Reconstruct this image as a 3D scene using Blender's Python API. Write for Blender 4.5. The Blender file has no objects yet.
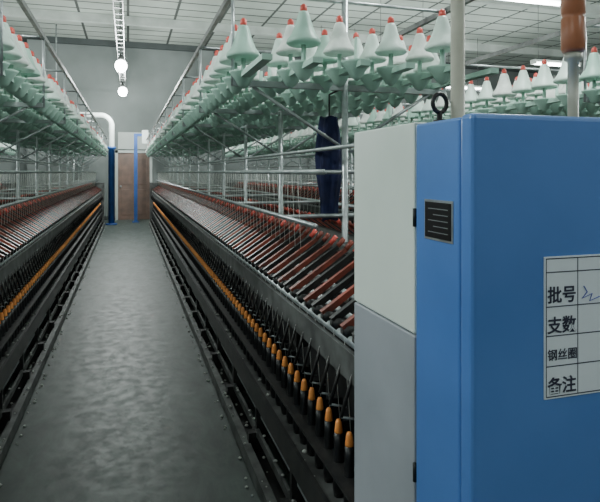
import bpy, math, random
from mathutils import Vector, Matrix
random.seed(4)
C=bpy.context.scene.collection
# ---------------------------------------------------------------- materials
def mat(name,col,rough=0.5,metal=0.0,noise=0.0,nscale=8.0,col2=None,emit=None,estr=0,bump=0.0,coat=0.0):
    m=bpy.data.materials.new(name); m.use_nodes=True
    nt=m.node_tree; b=nt.nodes['Principled BSDF']
    b.inputs['Base Color'].default_value=(*col,1); b.inputs['Roughness'].default_value=rough
    b.inputs['Metallic'].default_value=metal
    if coat: b.inputs['Coat Weight'].default_value=coat
    if noise>0:
        tc=nt.nodes.new('ShaderNodeTexCoord'); n=nt.nodes.new('ShaderNodeTexNoise')
        n.inputs['Scale'].default_value=nscale; n.inputs['Detail'].default_value=6
        nt.links.new(tc.outputs['Object'],n.inputs['Vector'])
        r=nt.nodes.new('ShaderNodeValToRGB'); r.color_ramp.elements[0].position=0.35; r.color_ramp.elements[1].position=0.68
        c2=col2 if col2 else tuple(c*(1-noise) for c in col)
        r.color_ramp.elements[0].color=(*col,1); r.color_ramp.elements[1].color=(*c2,1)
        nt.links.new(n.outputs['Fac'],r.inputs['Fac']); nt.links.new(r.outputs['Color'],b.inputs['Base Color'])
        if bump:
            bp=nt.nodes.new('ShaderNodeBump'); bp.inputs['Strength'].default_value=bump
            nt.links.new(n.outputs['Fac'],bp.inputs['Height']); nt.links.new(bp.outputs['Normal'],b.inputs['Normal'])
    if emit:
        b.inputs['Emission Color'].default_value=(*emit,1); b.inputs['Emission Strength'].default_value=estr
    return m
M={}
M['iron']=mat('black_iron',(0.016,0.016,0.018),0.42,0.3,0.5,14,(0.04,0.037,0.035))
M['dark']=mat('dark_panel',(0.014,0.015,0.017),0.5,0.0,0.5,5,(0.03,0.028,0.026))
M['grey']=mat('grey_paint_worn',(0.17,0.175,0.17),0.42,0.2,0.5,9,(0.05,0.05,0.05))
M['steel']=mat('steel_tube',(0.52,0.55,0.56),0.32,0.6,0.3,20,(0.32,0.34,0.35))
M['alu']=mat('pale_rail',(0.46,0.51,0.50),0.4,0.3,0.3,6,(0.28,0.31,0.31))
M['mint']=mat('mint_plastic',(0.45,0.66,0.56),0.45,0,0.2,6,(0.34,0.53,0.44))
M['mintpale']=mat('pale_mint_plastic',(0.72,0.84,0.77),0.42,0,0.2,6,(0.62,0.76,0.68))
M['white']=mat('white_yarn',(0.84,0.88,0.83),0.8,0,0.2,20)
M['cot']=mat('cot_roll',(0.42,0.40,0.37),0.6,0,0.4,20)
M['red']=mat('red_cap',(0.68,0.09,0.07),0.4)
M['redb']=mat('red_brown_arm',(0.30,0.058,0.035),0.45,0,0.5,11,(0.09,0.030,0.024))
M['orange']=mat('orange_bobbin',(0.95,0.36,0.09),0.5,0,0.3,30,(0.82,0.27,0.06))
M['black']=mat('black_plastic',(0.010,0.010,0.011),0.35)
M['yarn']=mat('yarn',(0.75,0.75,0.7),0.9)
M['lint']=mat('cotton_lint',(0.55,0.55,0.52),1.0)

class MB:
    def __init__(s): s.v=[];s.f=[];s.m=[];s.slots=[];s.sm=[]
    def mi(s,k):
        if k not in s.slots: s.slots.append(k)
        return s.slots.index(k)
    def raw(s,vs,fs,k,smooth=False):
        o=len(s.v); s.v.extend(vs); i=s.mi(k)
        for f in fs:
            s.f.append([a+o for a in f]); s.m.append(i); s.sm.append(smooth)
    def box(s,x0,x1,y0,y1,z0,z1,k):
        vs=[(x0,y0,z0),(x1,y0,z0),(x1,y1,z0),(x0,y1,z0),(x0,y0,z1),(x1,y0,z1),(x1,y1,z1),(x0,y1,z1)]
        s.raw(vs,[(3,2,1,0),(4,5,6,7),(0,1,5,4),(1,2,6,5),(2,3,7,6),(3,0,4,7)],k)
    def lathe(s,prof,c,n,k,smooth=True):
        vs=[];fs=[]
        for r,z in prof:
            for i in range(n):
                a=2*math.pi*i/n; vs.append((c[0]+r*math.cos(a),c[1]+r*math.sin(a),c[2]+z))
        for j in range(len(prof)-1):
            for i in range(n):
                i2=(i+1)%n; fs.append((j*n+i,j*n+i2,(j+1)*n+i2,(j+1)*n+i))
        fs.append(tuple(reversed(range(n)))); fs.append(tuple(range((len(prof)-1)*n,len(prof)*n)))
        s.raw(vs,fs,k,smooth)
    def tube(s,p0,p1,r,n,k,r1=None,smooth=True):
        p0=Vector(p0);p1=Vector(p1);d=(p1-p0).normalized()
        up=Vector((0,0,1)) if abs(d.z)<0.9 else Vector((1,0,0))
        a=d.cross(up).normalized(); b=a.cross(d)
        vs=[];r1=r if r1 is None else r1
        for p,rr in ((p0,r),(p1,r1)):
            for i in range(n):
                t=2*math.pi*(i+0.5)/n; q=p+a*rr*math.cos(t)+b*rr*math.sin(t); vs.append(tuple(q))
        fs=[(i,(i+1)%n,n+(i+1)%n,n+i) for i in range(n)]+[tuple(reversed(range(n))),tuple(range(n,2*n))]
        s.raw(vs,fs,k,smooth)
    def mesh(s,name):
        me=bpy.data.meshes.new(name); me.from_pydata(s.v,[],s.f)
        for k in s.slots: me.materials.append(M[k] if k in M else k)
        me.polygons.foreach_set('material_index',s.m)
        me.polygons.foreach_set('use_smooth',s.sm)
        me.update()
        import bmesh
        bm=bmesh.new(); bm.from_mesh(me); bmesh.ops.recalc_face_normals(bm,faces=bm.faces); bm.to_mesh(me); bm.free()
        return me
def obj(name,data,parent=None,loc=(0,0,0),bevel=0):
    o=bpy.data.objects.new(name,data); o.location=loc; C.objects.link(o)
    if parent: o.parent=parent
    if bevel:
        md=o.modifiers.new('bev','BEVEL'); md.width=bevel; md.segments=3; md.limit_method='ANGLE'
    return o
def empty(name,loc=(0,0,0)):
    e=bpy.data.objects.new(name,None); e.location=loc; e.empty_display_size=0.2; C.objects.link(e); return e

# ---------------------------------------------------------------- room
X0,X1,Y0,Y1,H=-9.0,16.0,-4.0,18.5,5.6
def floor_mat():
    m=bpy.data.materials.new('worn_concrete_floor'); m.use_nodes=True; nt=m.node_tree; b=nt.nodes['Principled BSDF']
    tc=nt.nodes.new('ShaderNodeTexCoord')
    n=nt.nodes.new('ShaderNodeTexNoise'); n.inputs['Scale'].default_value=2.6; n.inputs['Detail'].default_value=10; n.inputs['Roughness'].default_value=0.7; n.inputs['Distortion'].default_value=0.6
    n2=nt.nodes.new('ShaderNodeTexNoise'); n2.inputs['Scale'].default_value=11; n2.inputs['Detail'].default_value=9; n2.inputs['Roughness'].default_value=0.75
    mp=nt.nodes.new('ShaderNodeMapping'); mp.inputs['Scale'].default_value=(2.0,0.9,1)
    nt.links.new(tc.outputs['Object'],mp.inputs['Vector']); nt.links.new(mp.outputs['Vector'],n.inputs['Vector']); nt.links.new(tc.outputs['Object'],n2.inputs['Vector'])
    r=nt.nodes.new('ShaderNodeValToRGB'); e=r.color_ramp.elements
    e[0].position=0.38; e[0].color=(0.052,0.068,0.062,1); e[1].position=0.64; e[1].color=(0.105,0.130,0.120,1)
    nt.links.new(n.outputs['Fac'],r.inputs['Fac'])
    mx=nt.nodes.new('ShaderNodeMix'); mx.data_type='RGBA'; mx.blend_type='MULTIPLY'; mx.inputs[0].default_value=0.5
    r2=nt.nodes.new('ShaderNodeValToRGB'); r2.color_ramp.elements[0].position=0.38; r2.color_ramp.elements[0].color=(0.5,0.5,0.5,1); r2.color_ramp.elements[1].position=0.58
    nt.links.new(n2.outputs['Fac'],r2.inputs['Fac'])
    nt.links.new(r.outputs['Color'],mx.inputs[6]); nt.links.new(r2.outputs['Color'],mx.inputs[7]); nt.links.new(mx.outputs[2],b.inputs['Base Color'])
    rr=nt.nodes.new('ShaderNodeMapRange'); rr.inputs[1].default_value=0.4; rr.inputs[2].default_value=0.6; rr.inputs[3].default_value=0.46; rr.inputs[4].default_value=0.58
    nt.links.new(n2.outputs['Fac'],rr.inputs[0]); nt.links.new(rr.outputs[0],b.inputs['Roughness'])
    bp=nt.nodes.new('ShaderNodeBump'); bp.inputs['Strength'].default_value=0.04; nt.links.new(n2.outputs['Fac'],bp.inputs['Height']); nt.links.new(bp.outputs['Normal'],b.inputs['Normal'])
    return m
def tile_mat(name,c,line,w,h,mort):
    m=bpy.data.materials.new(name); m.use_nodes=True; nt=m.node_tree; b=nt.nodes['Principled BSDF']
    tc=nt.nodes.new('ShaderNodeTexCoord'); mp=nt.nodes.new('ShaderNodeMapping')
    br=nt.nodes.new('ShaderNodeTexBrick'); br.offset=0.0
    br.inputs['Scale'].default_value=1; br.inputs['Brick Width'].default_value=w; br.inputs['Row Height'].default_value=h; br.inputs['Mortar Size'].default_value=mort
    br.inputs['Color1'].default_value=(*c,1); br.inputs['Color2'].default_value=(*[x*0.9 for x in c],1); br.inputs['Mortar'].default_value=(*line,1)
    nt.links.new(tc.outputs['Object'],mp.inputs['Vector']); nt.links.new(mp.outputs['Vector'],br.inputs['Vector'])
    n=nt.nodes.new('ShaderNodeTexNoise'); n.inputs['Scale'].default_value=0.8; n.inputs['Detail'].default_value=6
    nt.links.new(tc.outputs['Object'],n.inputs['Vector'])
    r=nt.nodes.new('ShaderNodeValToRGB'); r.color_ramp.elements[0].color=(0.7,0.7,0.7,1); r.color_ramp.elements[0].position=0.3; r.color_ramp.elements[1].position=0.6
    nt.links.new(n.outputs['Fac'],r.inputs['Fac'])
    mx=nt.nodes.new('ShaderNodeMix'); mx.data_type='RGBA'; mx.blend_type='MULTIPLY'; mx.inputs[0].default_value=0.7
    nt.links.new(br.outputs['Color'],mx.inputs[6]); nt.links.new(r.outputs['Color'],mx.inputs[7]); nt.links.new(mx.outputs[2],b.inputs['Base Color'])
    b.inputs['Roughness'].default_value=0.85
    return m
M['floor']=floor_mat()
M['ceil']=tile_mat('ceiling_panels',(0.50,0.54,0.495),(0.08,0.085,0.08),1.2,0.6,0.035)
M['wall']=mat('grey_plaster',(0.20,0.22,0.215),0.85,0,0.3,0.7,(0.13,0.145,0.14))
M['beam']=mat('beam_paint',(0.06,0.07,0.07),0.7,0,0.3,2)
M['beaml']=mat('pale_beam_paint',(0.55,0.58,0.55),0.7,0,0.3,2)
def slab(name,x0,x1,y0,y1,z0,z1,k,parent=None,bevel=0):
    b=MB(); b.box(x0,x1,y0,y1,z0,z1,k); return obj(name,b.mesh(name),parent,bevel=bevel)
slab('floor',X0,X1,Y0,Y1,-0.1,0,'floor')
slab('ceiling',X0,X1,Y0,Y1,H,H+0.1,'ceil')
slab('wall_far',X0,X1,Y1,Y1+0.15,0,H,'wall')
slab('wall_near',X0,X1,Y0-0.15,Y0,0,H,'wall')
slab('wall_left',X0-0.15,X0,Y0,Y1,0,H,'wall')
slab('wall_right',X1,X1+0.15,Y0,Y1,0,H,'wall')
slab('trim_far_cornice',X0,X1,Y1-0.12,Y1,H-0.18,H,'beam')
slab('baseboard_far',X0,X1,Y1-0.02,Y1,0,0.12,'beam')
b=MB()
for y in (7.0,11.0,15.4): b.box(X0,X1,y,y+0.14,H-0.22,H,'beaml'); 
obj('ceiling_beams',b.mesh('ceiling_beams'))
b=MB()
for x in (-5.4,-2.6,2.4,6.2,10.0): b.box(x-0.25,x+0.25,Y1-0.35,Y1-0.01,0,H-0.18,'wall')
obj('wall_pilasters',b.mesh('wall_pilasters'),bevel=0.01)

# door at aisle end
M['door']=mat('brown_door',(0.20,0.125,0.10),0.5,0,0.4,5,(0.13,0.09,0.075))
M['doorf']=mat('door_frame',(0.42,0.45,0.43),0.6)
d=empty('door_1')
b=MB(); b.box(-0.30,0.66,Y1-0.06,Y1,0.0,2.1,'door')
for z0,z1 in ((0.15,0.95),(1.1,1.95)):
    for x0 in (-0.2,0.24): b.box(x0,x0+0.32,Y1-0.075,Y1-0.05,z0,z1,'door')
b.lathe([(0.0,0),(0.03,0.01),(0.03,0.05),(0.0,0.06)],(-0.22,Y1-0.1,1.02),10,'steel')
obj('door_leaf',b.mesh('door_leaf'),d,bevel=0.006)
b=MB(); b.box(-0.38,-0.30,Y1-0.1,Y1,0,2.18,'doorf'); b.box(0.66,0.74,Y1-0.1,Y1,0,2.18,'doorf'); b.box(-0.38,0.74,Y1-0.1,Y1,2.1,2.18,'doorf')
b.box(-0.30,0.66,Y1-0.05,Y1,2.22,2.75,'doorf')
obj('door_frame',b.mesh('door_frame'),d)

# pipes at aisle end
M['pipew']=mat('white_pipe',(0.70,0.75,0.73),0.35,0,0.2,4)
M['blue']=mat('cabinet_blue_paint',(0.095,0.235,0.60),0.36,0,0.25,3,(0.075,0.20,0.53),coat=0.25)
M['blued']=mat('dark_blue_paint',(0.035,0.11,0.36),0.4,0,0.3,4)
def curve(name,pts,r,k,parent=None,cyc=False):
    cu=bpy.data.curves.new(name,'CURVE'); cu.dimensions='3D'; cu.bevel_depth=r; cu.bevel_resolution=3; cu.use_fill_caps=True
    sp=cu.splines.new('POLY'); sp.points.add(len(pts)-1)
    for p,q in zip(sp.points,pts): p.co=(*q,1)
    sp.use_cyclic_u=cyc
    cu.materials.append(M[k]); return obj(name,cu,parent)
def elbow(c,r,a0,a1,n=8):
    return [(c[0]+r*math.cos(a0+(a1-a0)*i/n),c[1],c[2]+r*math.sin(a0+(a1-a0)*i/n)) for i in range(n+1)]
vp=empty('air_duct_pipe')
pts=[(-2.6,16.8,3.1)]+elbow((-0.75,16.8,2.8),0.3,math.pi/2,0)+[(-0.45,16.8,2.2)]
curve('upper_pipe',pts,0.085,'pipew',vp)
b=MB(); b.lathe([(0.085,0),(0.085,2.15),(0.12,2.15),(0.12,2.22),(0.085,2.22)],(-0.45,16.8,0),14,'blued'); b.lathe([(0.16,0),(0.16,0.04)],(-0.45,16.8,0),14,'blued')
b.tube((-1.9,16.8,3.1),(-1.9,16.8,H),0.02,6,'steel')
obj('lower_pipe',b.mesh('lower_pipe'),vp)
b=MB(); b.box(0.17,0.27,17.4,17.5,0,2.65,'blued'); b.box(0.12,0.32,17.35,17.55,0,0.03,'blued'); b.box(0.17,0.5,17.42,17.48,2.57,2.65,'blued')
b.box(0.40,0.58,17.35,17.55,2.35,2.75,'pipew')
obj('blue_pillar',b.mesh('blue_pillar'))

# cable tray with pendant lamps
M['lamp']=mat('lamp_globe',(1,1,1),0.5,emit=(0.95,1.0,0.97),estr=20)
b=MB(); tx=-0.14
b.box(tx-0.075,tx-0.06,4,18.4,3.98,4.06,'grey'); b.box(tx+0.06,tx+0.075,4,18.4,3.98,4.06,'grey'); 
y=4.0
while y<18.3:
    b.box(tx-0.07,tx+0.07,y,y+0.04,3.985,4.0,'grey'); y+=0.35
for y in range(5,19,3): b.tube((tx,y,4.0),(tx,y,H),0.012,6,'grey')
obj('cable_tray',b.mesh('cable_tray'))
for y in (12.3,16.2):
    e=empty('pendant_lamp',(tx,y,0))
    b=MB(); b.lathe([(0.02,3.98),(0.02,3.90),(0.06,3.9),(0.07,3.84),(0.05,3.84)],(0,0,0),14,'grey'); obj('lamp_cap',b.mesh('lamp_cap'),e)
    b=MB(); b.lathe([(0.05,3.84),(0.1,3.81),(0.125,3.74),(0.12,3.68),(0.08,3.61),(0.01,3.585)],(0,0,0),18,'lamp'); obj('lamp_globe',b.mesh('lamp_globe'),e)
    l=bpy.data.lights.new('lamp_light','POINT'); l.energy=270; l.shadow_soft_size=0.13; l.color=(0.93,1,0.97)
    obj('lamp_light',l,e,(0,0,3.40))

# fluorescent fixtures
M['tube']=mat('fluorescent_tube',(1,1,1),0.5,emit=(0.92,1.0,0.97),estr=14)
fb=MB(); fb.box(-0.65,0.65,-0.09,0.09,0.05,0.10,'beaml'); fb.box(-0.65,-0.61,-0.08,0.08,0.0,0.05,'beaml'); fb.box(0.61,0.65,-0.08,0.08,0.0,0.05,'beaml')
for sx in (-0.5,0.5): fb.tube((sx,0,0.10),(sx,0,1.55),0.006,5,'grey')
fm=fb.mesh('fixture_body')
tb=MB()
for sy in (-0.05,0.05): tb.tube((-0.61,sy,0.015),(0.61,sy,0.015),0.018,8,'tube')
tm=tb.mesh('tubes')
for X in (-5.6,-2.2,2.2,5.6,9.6):
    for Y in (-1.5,2.6,6.87,10.8,14.6):  # first two rows are out of view, added to light the foreground
        if abs(X)<3 and Y>5: continue
        e=empty('fluorescent_fixture',(X,Y,4.0))
        obj('fixture_body',fm,e); obj('tubes',tm,e)
        en=65 if Y<0 else 175
        if X==-2.2 and Y==2.6: en=230  # unseen fixture left of the aisle, stronger to brighten the cabinet's aisle face
        l=bpy.data.lights.new('tube_light','POINT'); l.shadow_soft_size=0.2; l.energy=en; l.color=(0.90,1,0.975)
        obj('tube_light',l,e,(0,0,-0.27))

# ---------------------------------------------------------------- spinning frame (local: centre x=0)
YS,YE=1.52,16.4
b=MB()
for s in (-1,1):
    def bx(u0,u1,y0,y1,z0,z1,k):
        a,c=sorted((s*u0,s*u1)); b.box(a,c,y0,y1,z0,z1,k)
    bx(0.49,0.53,YS,YE,0.02,0.09,'grey')
    bx(0.40,0.49,YS,YE,0.02,0.035,'iron')
    bx(0.445,0.46,YS,YE,0.12,0.16,'grey')
    b.tube((s*0.42,YS,0.22),(s*0.42,YE,0.22),0.018,8,'steel')
    bx(0.30,0.34,YS,YE,0.0,0.36,'dark')
    bx(0.28,0.47,YS,YE,0.34,0.39,'grey')
    bx(0.462,0.475,YS,YE,0.30,0.41,'iron')
    bx(0.35,0.46,YS,YE,0.500,0.512,'iron')
    bx(0.20,0.23,YS,YE,0.36,0.95,'dark')
    bx(0.22,0.44,YS,YE,0.88,0.92,'iron')
    bx(0.44,0.455,YS,YE,0.86,0.95,'grey')
    b.tube((s*0.425,YS,0.965),(s*0.425,YE,0.965),0.016,8,'steel')
    b.tube((s*0.36,YS,0.995),(s*0.36,YE,0.995),0.012,8,'steel')
    b.tube((s*0.29,YS,1.03),(s*0.29,YE,1.03),0.012,8,'steel')
    bx(0.0,0.16,YS,YE,1.10,1.13,'dark')
    bx(0.14,0.17,YS,YE,0.92,1.13,'dark')
    y=YS+0.02
    while y<YE:
        bx(0.40,0.50,y,y+0.05,0.0,0.14,'iron'); bx(0.22,0.44,y,y+0.04,0.78,0.90,'iron'); bx(0.22,0.46,y,y+0.03,0.10,0.34,'iron')
        y+=0.66
b.box(-0.5,0.5,YE,YE+0.35,0.0,1.2,'grey')
frame_me=b.mesh('machine_bed')
b=MB(); pitch=0.098
n=int((YE-YS)/pitch)
for s in (-1,1):
    for i in range(n):
        y=YS+0.08+i*pitch; x=s*0.41
        b.lathe([(0.016,0.39),(0.021,0.42),(0.021,0.50),(0.017,0.565),(0.016,0.608)],(x,y,0),8,'black')
        b.lathe([(0.0140,0.604),(0.0150,0.615),(0.0115,0.642),(0.007,0.652)],(x,y,0),8,'orange')
        if i%2==0:
            a,c=sorted((s*0.30,s*0.40)); b.box(a,c,y+0.047,y+0.050,0.39,0.62,'black')
spin_me=b.mesh('spindle_bobbins')
b=MB()
for s in (-1,1):
    for i in range(n):
        y=YS+0.05+i*pitch
        k='redb' if i%2 else 'iron'
        b.tube((s*0.445,y,1.00),(s*0.20,y,1.165),0.017,4,k,0.012,smooth=False)
        b.tube((s*0.20,y,1.165),(s*0.17,y,1.20),0.012,6,'red' if i%3==0 else 'redb')
        b.tube((s*0.425,y-0.02,0.99),(s*0.425,y+0.02,0.99),0.022,8,'black')
        if i%2: b.tube((s*0.34,y+0.035,1.035),(s*0.34,y+0.060,1.035),0.011,8,'cot')
        b.tube((s*0.45,y,0.89),(s*0.485,y+0.01,0.76),0.006,4,'iron')
        b.tube((s*0.485,y+0.01,0.76),(s*0.43,y+0.01,0.745),0.004,4,'steel')
draft_me=b.mesh('drafting_arms')
b=MB()
for s in (-1,1):
    for i in range(0,n,1):
        y=YS+0.05+i*pitch
        b.tube((s*0.44,y,0.97),(s*0.41,y+0.02,0.66),0.0015,3,'yarn')
        if y>2.6: b.tube((s*0.30,y,1.50),(s*0.28,y,1.06),0.0013,3,'yarn')
yarn_me=b.mesh('yarn_ends')
b=MB()
for s in (-1,1):
    for i in range(600):
        y=random.uniform(YS,YE); u,z=random.choice([(0.51,0.09),(0.452,0.16),(0.445,0.035),(0.50,0.035),(0.44,0.39),(0.55,0.0)])
        r=random.uniform(0.004,0.012)
        b.lathe([(r*0.7,0),(r,r*0.4),(r*0.5,r*0.9)],(s*(u+random.uniform(-0.012,0.012)),y,z),6,'lint')
lint_me=b.mesh('lint_flecks')
# creel
b=MB(); CS=2.25
y=2.77
posts=[]
while y<YE: posts.append(y); y+=1.31
for y in posts:
    b.lathe([(0.03,1.10),(0.018,1.12),(0.018,2.42),(0.0,2.43)],(0,y,0),10,'steel')
    for z in (1.27,1.50): b.tube((-0.34,y,z),(0.34,y,z),0.011,6,'steel')
    for z in (1.93,): b.box(-0.60,0.60,y-0.015,y+0.015,z,z+0.03,'alu')
    b.tube((-0.60,y,2.40),(0.60,y,2.40),0.010,6,'steel')
    for s in (-1,1):
        b.tube((0,y,1.62),(s*0.5,y,1.93),0.009,6,'steel'); b.tube((s*0.60,y,1.93),(s*0.60,y,2.40),0.009,6,'steel')
for s in (-1,1):
    b.tube((s*0.34,CS,1.27),(s*0.34,YE,1.27),0.012,6,'steel'); b.tube((s*0.30,CS,1.50),(s*0.30,YE,1.50),0.012,6,'alu')
    b.tube((s*0.12,CS,1.62),(s*0.12,YE,1.62),0.010,6,'alu')
    b.box(s*0.60-0.012,s*0.60+0.012,CS,YE,2.385,2.415,'grey')
creel_me=b.mesh('creel_frame')
b=MB(); rows=(-0.55,-0.33,-0.11,0.11,0.33,0.55)
for x in rows: b.box(x-0.022,x+0.022,CS,YE,1.965,1.99,'mint')
cb=MB()
for ri,x in enumerate(rows):
    y=CS+0.1+(0.4 if abs(x)>0.5 else 0)+(0.1 if ri%2 else 0)
    while y<YE-0.1:
        b.lathe([(0.006,1.915),(0.028,1.93),(0.045,1.96),(0.070,1.99),(0.074,2.0),(0.012,2.004),(0.010,2.11)],(x,y,0),10,'mint')
        if random.random()>0.10:
            k=random.choice(['mintpale','mintpale','mint','white','white']); sc=random.uniform(0.85,1.0)
            if abs(x)>0.5: sc*=1.08
            z=2.075+random.uniform(-0.008,0.012)
            prof=[(0.078,-0.004),(0.087,0.004),(0.082,0.018),(0.062,0.045),(0.047,0.080),(0.036,0.115),(0.028,0.145),(0.022,0.157),(0.012,0.16)]
            cb.lathe([(r*sc,zz*sc) for r,zz in prof],(x,y,z),16,k)
            cb.lathe([(0.014,0.155*sc),(0.018,0.168*sc),(0.015,0.186*sc),(0.005,0.196*sc)],(x,y,z),8,'red')
        y+=0.215
tray_me=b.mesh('bobbin_trays'); cone_me=cb.mesh('yarn_cones')
for cx in (1.10,-1.14,3.28,5.46,7.64,9.82,-3.36):
    e=empty('spinning_frame',(cx,0,0))
    for nm,me in (('machine_bed',frame_me),('spindle_bobbins',spin_me),('drafting_arms',draft_me),('yarn_ends',yarn_me),('lint_flecks',lint_me),('creel_frame',creel_me),('bobbin_trays',tray_me),('yarn_cones',cone_me)):
        obj(nm,me,e)

# ---------------------------------------------------------------- headstock cabinet
M['cabw']=mat('cabinet_pale_paint',(0.80,0.87,0.81),0.4,0,0.2,2.5,(0.70,0.78,0.72))
M['cabg']=mat('cabinet_grey_paint',(0.38,0.40,0.44),0.4,0,0.2,3)
M['label']=mat('paper_label',(0.80,0.84,0.90),0.5)
M['ink']=mat('ink',(0.03,0.03,0.06),0.6)
M['inkb']=mat('blue_marker',(0.05,0.08,0.5),0.6)
M['cream']=mat('cream_tube',(0.50,0.49,0.42),0.4,0.2,0.3,9)
M['amber']=mat('amber_brown_lens',(0.42,0.15,0.07),0.35,0,0.4,9,(0.3,0.1,0.05))
def cabinet(cx,full):
    e=empty('control_cabinet',(cx,0,0))
    def part(nm,*a,bv=0.004):
        b=MB(); b.box(*a); return obj(nm,b.mesh(nm),e,bevel=bv)
    part('body',-0.497,0.497,0.93,1.100,0.06,1.605,'blue',bv=0.006)
    part('front_door',-0.50,0.50,0.885,0.926,0.08,1.609,'blue',bv=0.010)
    part('upper_side_panel',-0.497,0.497,1.106,1.45,1.142,1.61,'cabw')
    part('lower_side_panel',-0.497,0.497,1.106,1.45,0.06,1.138,'cabg')
    part('plinth',-0.47,0.47,0.92,1.42,0.0,0.06,'iron')
    part('seam_core',-0.485,0.485,0.92,1.44,0.06,1.59,'black',bv=0)
    b=MB()
    for z in (0.3,0.84,1.4): b.lathe([(0.005,-0.02),(0.005,0.02)],(-0.497,1.103,z),8,'black')
    obj('hinges',b.mesh('hinges'),e)
    if full:
        b=MB(); b.box(-0.499,-0.495,0.95,1.058,1.36,1.443,'steel'); b.box(-0.5005,-0.499,0.955,1.053,1.365,1.438,'black')
        for i in range(5): b.box(-0.501,-0.5005,0.965,1.04-0.02*(i%2),1.376+i*0.012,1.3775+i*0.012,'steel')
        obj('nameplate',b.mesh('nameplate'),e)
        b=MB(); lx0=-0.5+0.158; zt,zb=1.338,1.066
        b.box(lx0,lx0+0.30,0.8825,0.885,zb,zt,'label')
        rowz=[zt-0.004,zt-0.030,1.242,1.186,1.128,zb+0.004]
        for z in rowz: b.box(lx0+0.004,lx0+0.296,0.8820,0.8826,z-0.001,z+0.001,'ink')
        for x in (lx0+0.004,lx0+0.078,lx0+0.296): b.box(x-0.0008,x+0.0008,0.8820,0.8826,zb+0.004,zt-0.004,'ink')
        obj('label_sheet',b.mesh('label_sheet'),e)
        for t,z,sz,of in (('批号',1.252,0.034,0.0005),('支数',1.194,0.034,0.0005),('钢丝圈',1.141,0.0235,0.0001),('备注',1.078,0.034,0.0005)):
            cu=bpy.data.curves.new('label_text','FONT'); cu.body=t; cu.size=sz; cu.extrude=0.0004; cu.offset=of
            cu.materials.append(M['ink'])
            o=obj('label_text',cu,e,(lx0+0.006,0.8815,z)); o.rotation_euler=(math.pi/2,0,0)
        pts=[(lx0+0.092,1.278),(lx0+0.100,1.266),(lx0+0.088,1.254),(lx0+0.112,1.262),(lx0+0.106,1.248),(lx0+0.13,1.255)]
        curve('handwriting',[(x,0.8815,z) for x,z in pts],0.0009,'inkb',e)
    return e
cab=cabinet(1.10,True)
cabinet(-1.14,False); cabinet(3.28,False)
b=MB(); x,y=0.680,1.055
b.lathe([(0.03,1.603),(0.03,1.611),(0.015,1.612),(0.015,2.6),(0.0,2.6)],(x,y,0),14,'cream')
obj('conduit_post',b.mesh('conduit_post'))
e=empty('lifting_eye_bolt',(0.645,1.07,1.605))
b=MB(); b.lathe([(0.014,0),(0.014,0.008),(0.006,0.009),(0.006,0.026)],(0,0,0),10,'iron'); obj('shank',b.mesh('shank'),e)
curve('ring',[(0.017*math.cos(a*math.pi/8),0,0.044+0.020*math.sin(a*math.pi/8)) for a in range(16)],0.005,'iron',e,cyc=True)
b=MB(); x,y=0.893,0.955
b.lathe([(0.03,1.603),(0.03,1.611),(0.011,1.612),(0.011,1.73),(0.018,1.735),(0.018,1.750)],(x,y,0),16,'cream')
b.lathe([(0.020,1.750),(0.024,1.758),(0.024,1.82),(0.021,1.825),(0.024,1.83),(0.024,1.92),(0.015,1.925)],(x,y,0),20,'amber')
obj('signal_tower_lamp',b.mesh('signal_tower_lamp'))

# navy cloth hung on creel post
M['navy']=mat('navy_cloth',(0.012,0.018,0.075),0.9,0,0.5,12)
b=MB(); vs=[];fs=[];nu,nv=28,14
cxx,cyy=1.07,2.93
for j in range(nv+1):
    t=j/nv; z=1.80-0.56*t; w=0.045+0.022*math.sin(math.pi*min(1,t*1.2))
    for i in range(nu):
        a=2*math.pi*i/nu; r=w*(1+0.22*math.sin(5*a+2*t)); vs.append((cxx+r*math.cos(a),cyy+0.8*r*math.sin(a),z+0.012*math.sin(3*a)))
for j in range(nv):
    for i in range(nu): fs.append((j*nu+i,j*nu+(i+1)%nu,(j+1)*nu+(i+1)%nu,(j+1)*nu+i))
fs.append(tuple(range(nu))); fs.append(tuple(range(nv*nu,(nv+1)*nu)))
b.raw(vs,fs,'navy',True); b.tube((cxx,cyy,1.78),(cxx,cyy,1.93),0.005,6,'iron'); b.tube((cxx,cyy,1.93),(1.10,2.79,1.95),0.005,6,'iron')
obj('hanging_cloth',b.mesh('hanging_cloth'))

# ---------------------------------------------------------------- world, camera
w=bpy.data.worlds.new('World'); bpy.context.scene.world=w; w.use_nodes=True
w.node_tree.nodes['Background'].inputs[0].default_value=(0.6,0.7,0.7,1); w.node_tree.nodes['Background'].inputs[1].default_value=0.15
cam=bpy.data.cameras.new('camera'); co=obj('camera',cam,None,(0,0,1.5))
cam.sensor_width=36; cam.lens=36*560/600; cam.clip_start=0.02
co.rotation_euler=(math.radians(90),0,-math.atan(172/560))
cam.shift_y=-(251-172)/600
bpy.context.scene.camera=co
